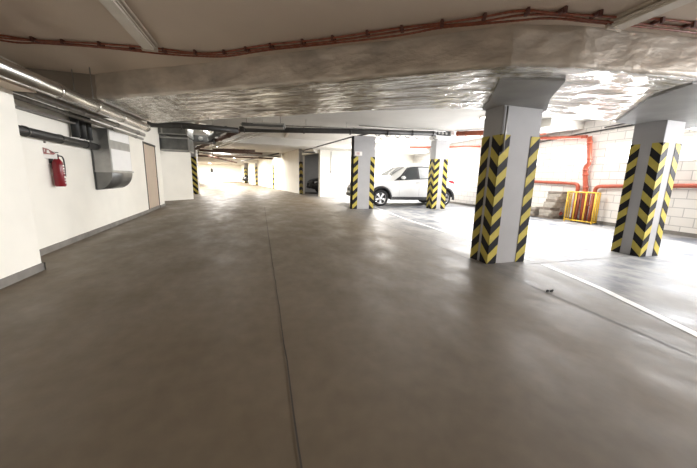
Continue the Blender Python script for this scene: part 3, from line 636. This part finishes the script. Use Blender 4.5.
# ------------------------------------------------------------------ cars
def make_car(loc, rz, label, paint, Lx=4.9, full=True):
    t = empty('car', loc, label, 'car', None, rz)
    W = .93; R_ = .43; wf, wr_ = 1.38-.0, Lx-.49
    wf = .27*Lx+.05; wr_ = .905*Lx
    wf, wr_ = 1.12, 4.33
    k = Lx/4.95; wf *= k; wr_ *= k
    # profile stations: x, shoulder z, top z, shoulder half width, top half width
    S = [(0, .60, .66, .62, .55), (.06, .74, .82, .74, .62), (.20, .84, .93, .84, .72), (.55, .93, 1.03, .90, .76), (1.0, .99, 1.10, .92, .78), (1.45, 1.03, 1.16, .93, .76), (1.62, 1.05, 1.22, .93, .72),
         (2.0, 1.08, 1.47, .93, .66), (2.38, 1.10, 1.66, .93, .62), (2.7, 1.12, 1.75, .93, .61), (3.2, 1.14, 1.78, .93, .61), (3.8, 1.17, 1.76, .93, .60), (4.3, 1.20, 1.69, .92, .58), (4.58, 1.22, 1.54, .90, .57), (4.76, 1.18, 1.27, .87, .60), (4.87, .98, 1.05, .84, .62), (4.95, .70, .76, .78, .60)]
    def at(x):
        x = x/k
        for a, b_ in zip(S, S[1:]):
            if x <= b_[0]+1e-6:
                f = max(0, (x-a[0])/(b_[0]-a[0])); return [a[i]+(b_[i]-a[i])*f for i in range(1, 5)]
        return list(S[-1][1:])
    def zb(x):
        z = .30+.12*max(0, (.5-x)/.5)**2+.12*max(0, (x-(Lx-.45))/.45)
        for c in (wf, wr_):
            d = abs(x-c)
            if d < R_: z = max(z, .34+math.sqrt(R_*R_-d*d))
        return z
    xs_ = sorted(set([round(s[0]*k, 4) for s in S]+[i*Lx/70 for i in range(71)]+[c+R_*math.cos(a*PI/16) for c in (wf, wr_) for a in range(17) if 0 < c+R_*math.cos(a*PI/16) < Lx]))
    bm = bmesh.new(); prev = None
    for x in xs_:
        sh, tp, ws, wt = at(x); b0 = zb(x); wl = ws-.02
        q = [(0, b0), (wl-.04, b0), (wl, min(b0+.03, sh-.05)), (ws+.015, b0+(sh-b0)*.45), (ws, sh-.06*(sh-b0)), (ws-.03, sh), (wt+.03, tp-.05*(tp-sh)-.02), (wt-.06, tp), (wt*.5, tp+.02), (0, tp+.025)]
        ring = [bm.verts.new((x, -y, z)) for y, z in q]+[bm.verts.new((x, y, z)) for y, z in reversed(q[1:-1])]
        if prev:
            n_ = len(ring)
            for i in range(n_):
                j = (i+1) % n_; f = bm.faces.new((prev[i], prev[j], ring[j], ring[i])); f.smooth = True
                if i in (0, 1, n_-1, n_-2): f.material_index = 1
        else: bm.faces.new(ring)
        prev = ring
    bm.faces.new(prev); bmesh.ops.recalc_face_normals(bm, faces=bm.faces)
    link('body', bm, [paint, M['trim']], t)
    def side_pt(x, f, s, e=.006):
        """f 0 at the shoulder, 1 at the roof edge"""
        sh, tp, ws, wt = at(x); z0, y0 = sh, ws-.03; z1, y1 = tp-.05*(tp-sh)-.02, wt+.03
        return (x, s*(y0+(y1-y0)*f+e), z0+(z1-z0)*f+e*.3)
    def side_panel(nm, xa, xb, m, fa=.06, fb=.9, sl0=0., sl1=0., s=-1, e=.008):
        bm = bmesh.new(); n_ = 10; g = []
        for i in range(n_+1):
            c = []
            for f in (fa, (fa+fb)/2, fb):
                lo = xa+sl0*f; hi = xb+sl1*f; c.append(bm.verts.new(side_pt(lo+(hi-lo)*i/n_, f, s, e)))
            g.append(c)
        for i in range(n_):
            for j in range(2): bm.faces.new((g[i][j], g[i+1][j], g[i+1][j+1], g[i][j+1])).smooth = True
        link(nm, bm, m, t)
    for s in (-1, 1):
        side_panel('window_surround', 1.72*k, 4.55*k, M['trim'], .0, .95, .75*k, -.25*k, s, .005)
        side_panel('side_window', 1.98*k, 2.92*k, M['glass'], .07, .86, .60*k, 0, s, .010)
        side_panel('side_window', 3.0*k, 3.78*k, M['glassl'] if s < 0 else M['glass'], .07, .86, 0, -.05*k, s, .010)
        side_panel('side_window', 3.86*k, 4.42*k, M['glass'], .10, .80, 0, -.28*k, s, .010)
    # wind screen and rear screen over the top surface
    def top_panel(nm, xa, xb, m, wsc=.95):
        bm = bmesh.new(); g = []
        for i in range(9):
            x = xa+(xb-xa)*i/8; sh, tp, ws, wt = at(x)
            g.append([bm.verts.new((x, y*wt*wsc, tp+.034-(.025*abs(y)))) for y in (-1, -.5, 0, .5, 1)])
        for a, b_ in zip(g, g[1:]):
            for j in range(4): bm.faces.new((a[j], b_[j], b_[j+1], a[j+1])).smooth = True
        link(nm, bm, m, t)
    top_panel('windscreen', 1.66*k, 2.36*k, M['glass']); top_panel('rear_screen', 4.42*k, 4.74*k, M['glass'], .9)
    # cladding, sill, wheels
    for s in (-1, 1):
        bm = bmesh.new(); box(bm, (wf+R_+.02, s*.915-.03, .27), (wr_-R_-.02, s*.915+.03, .40), 0, .02); link('sill_cladding', bm, M['trim'], t)
        for c in (wf, wr_):
            bm = bmesh.new(); n_ = 24; g = []
            for i in range(n_+1):
                a = -.15+(PI+.3)*i/n_
                g.append([bm.verts.new((c+r*math.cos(a), s*y, .34+r*math.sin(a))) for r, y in ((R_-.01, .86), (R_-.01, .955), (R_+.065, .95), (R_+.065, .88))])
            for a_, b_ in zip(g, g[1:]):
                for j in range(3): bm.faces.new((a_[j], b_[j], b_[j+1], a_[j+1])).smooth = True
            link('arch_cladding', bm, M['trim'], t)
            w = bpy.data.objects.new('wheel', None); COL.objects.link(w); w.parent = t; w.location = (c, s*.82, .34)
            bm = bmesh.new(); pr = [(.235, -.10), (.30, -.105), (.335, -.08), (.34, 0), (.335, .08), (.30, .105), (.235, .10)]; rr = []
            for r, y in pr: rr.append([bm.verts.new((r*math.cos(a), y, r*math.sin(a))) for a in [q*2*PI/32 for q in range(32)]])
            for i in range(len(rr)):
                a_, b_ = rr[i], rr[(i+1) % len(rr)]
                for q in range(32): bm.faces.new((a_[q], a_[(q+1) % 32], b_[(q+1) % 32], b_[q])).smooth = True
            link('tyre', bm, M['tyre'], w)
            bm = bmesh.new()
            for q in range(5):
                a = q*2*PI/5+.3
                for da in (-.13, .13):
                    m4 = Matrix.Rotation(a+da, 4, 'Y'); box(bm, (.03, s*.055-.012, -.022), (.24, s*.055+.03, .022), 0, 0, m4)
            bmesh.ops.create_cone(bm, cap_ends=True, segments=20, radius1=.06, radius2=.05, depth=.05, matrix=Matrix.Translation((0, s*.07, 0)) @ Matrix.Rotation(PI/2, 4, 'X'))
            lo = [[bm.verts.new((r*math.cos(q*2*PI/32), y, r*math.sin(q*2*PI/32))) for q in range(32)] for r, y in ((.245, s*.05), (.245, s*.10), (.222, s*.095), (.215, s*.03))]
            for a_, b_ in zip(lo, lo[1:]):
                for q in range(32): bm.faces.new((a_[q], a_[(q+1) % 32], b_[(q+1) % 32], b_[q])).smooth = True
            link('alloy_rim', bm, M['alloy'], w)
            bm = bmesh.new(); bmesh.ops.create_cone(bm, cap_ends=True, segments=32, radius1=.235, radius2=.235, depth=.02, matrix=Matrix.Rotation(PI/2, 4, 'X')); link('hub_shadow', bm, M['blackp'], w)
        # lamps, mirror, handles, seams, rail
        bm = bmesh.new()
        P = [(.03, .60, .60), (.03, .60, .72), (.42, .895, .86), (.62, .92, .86), (.40, .90, .74)]
        v = [bm.verts.new((x*k, s*(y+.012), z)) for x, y, z in P]; bm.faces.new(v)
        r_ = bmesh.ops.extrude_face_region(bm, geom=bm.faces[:]); bmesh.ops.translate(bm, vec=(.03, -s*.04, 0), verts=[q for q in r_['geom'] if isinstance(q, bmesh.types.BMVert)]); link('headlight', bm, M['lamp'], t)
        bm = bmesh.new(); P = [(4.42, .935, 1.08), (4.60, .93, 1.13), (4.80, .875, 1.10), (4.86, .86, .98), (4.72, .90, 1.0)]
        v = [bm.verts.new((x*k, s*(y+.008), z)) for x, y, z in P]; bm.faces.new(v)
        r_ = bmesh.ops.extrude_face_region(bm, geom=bm.faces[:]); bmesh.ops.translate(bm, vec=(-.01, -s*.05, 0), verts=[q for q in r_['geom'] if isinstance(q, bmesh.types.BMVert)]); link('tail_light', bm, M['tail'], t)
        bm = bmesh.new(); box(bm, (2.02*k, s*1.02-.09, 1.13), (2.20*k, s*1.02+.09, 1.26), 0, .035); link('door_mirror', bm, paint, t)
        for x in (2.78, 3.62):
            bm = bmesh.new(); box(bm, (x*k, s*.962-.014, .985), ((x+.18)*k, s*.962+.014, 1.012), 0, .008); link('door_handle', bm, M['alloy'], t)
        bm = bmesh.new()
        for x in (1.98, 2.96, 3.84):
            prevv = None
            for i in range(9):
                z_ = .44+(1.06-.44)*i/8; sh, tp, ws, wt = at(x*k); b0 = zb(x*k)
                y_ = ws+.018 if z_ < .95 else ws+.01
                a_ = (bm.verts.new((x*k-.006, s*y_, z_)), bm.verts.new((x*k+.006, s*y_, z_)))
                if prevv: bm.faces.new((prevv[0], prevv[1], a_[1], a_[0]))
                prevv = a_
        link('door_seam', bm, M['galv'], t)
        tube_obj('roof_rail', [(2.6*k, s*.56, 1.74), (2.75*k, s*.57, 1.81), (3.6*k, s*.57, 1.835), (4.25*k, s*.55, 1.76)], .016, M['alloy'], t, 8)
    bm = bmesh.new(); box(bm, (-.03, -.62, .36), (.10, .62, .52), 0, .03); box(bm, (-.02, -.40, .58), (.06, .40, .72), 0, .02); link('front_grille', bm, M['trim'], t)
    bm = bmesh.new(); box(bm, (Lx-.12, -.74, .38), (Lx+.03, .74, .56), 0, .03); link('rear_bumper', bm, M['trim'], t)
    bm = bmesh.new(); box(bm, (Lx-.06, -.26, .80), (Lx+.02, .26, .92), 0, .01); link('number_plate', bm, M['paper'], t)
    return t
make_car((3.74, 12.52, 0), 0, 'white compact SUV parked side-on behind the two rear striped columns', M['carwhite'], 4.65)
make_car((3.25, 21.3, 0), 0, 'black car parked inside the dark open bay', M['carblack'], 4.3)
make_car((-2.5, 50.9-1.95, 0), .0, 'dark car with its nose showing beside the farthest striped pillar', M['carblack'], 4.3)
t = empty('wall_box', (-7.96, 57.97, 1.55), 'small dark fitting on the far white wall', 'fitting'); box_obj('housing', (-.2, -.12, 0), (.2, .02, .55), M['dpipe'], t, .03); box_obj('bracket', (-.08, -.1, .55), (.08, .02, .7), M['dpipe'], t)

# ------------------------------------------------------------------ world + camera
w = bpy.data.worlds.new('World'); bpy.context.scene.world = w; w.use_nodes = True
w.node_tree.nodes['Background'].inputs[0].default_value = (1, .88, .72, 1); w.node_tree.nodes['Background'].inputs[1].default_value = .30

f_px, pitch, roll, yaw = 299.798, .184036, .0244723, .287945
cy, sy = math.cos(yaw), math.sin(yaw)
fwd0 = Vector((sy, cy, 0)); right0 = Vector((cy, -sy, 0)); up0 = Vector((0, 0, 1))
fwd = fwd0*math.cos(pitch)-up0*math.sin(pitch); up = up0*math.cos(pitch)+fwd0*math.sin(pitch)
r = right0*math.cos(roll)+up*math.sin(roll); u = up*math.cos(roll)-right0*math.sin(roll)
cam = bpy.data.cameras.new('camera'); co = bpy.data.objects.new('camera', cam); COL.objects.link(co)
cam.sensor_fit = 'HORIZONTAL'; cam.sensor_width = 36; cam.lens = f_px/697*36; cam.clip_start = .05
co.matrix_world = Matrix(((r.x, u.x, -fwd.x, 0), (r.y, u.y, -fwd.y, 0), (r.z, u.z, -fwd.z, 1.12), (0, 0, 0, 1)))
sc = bpy.context.scene; sc.camera = co
sc.view_settings.view_transform = 'Standard'; sc.view_settings.look = 'None'; sc.view_settings.exposure = 0.88
sc.cycles.max_bounces = 8
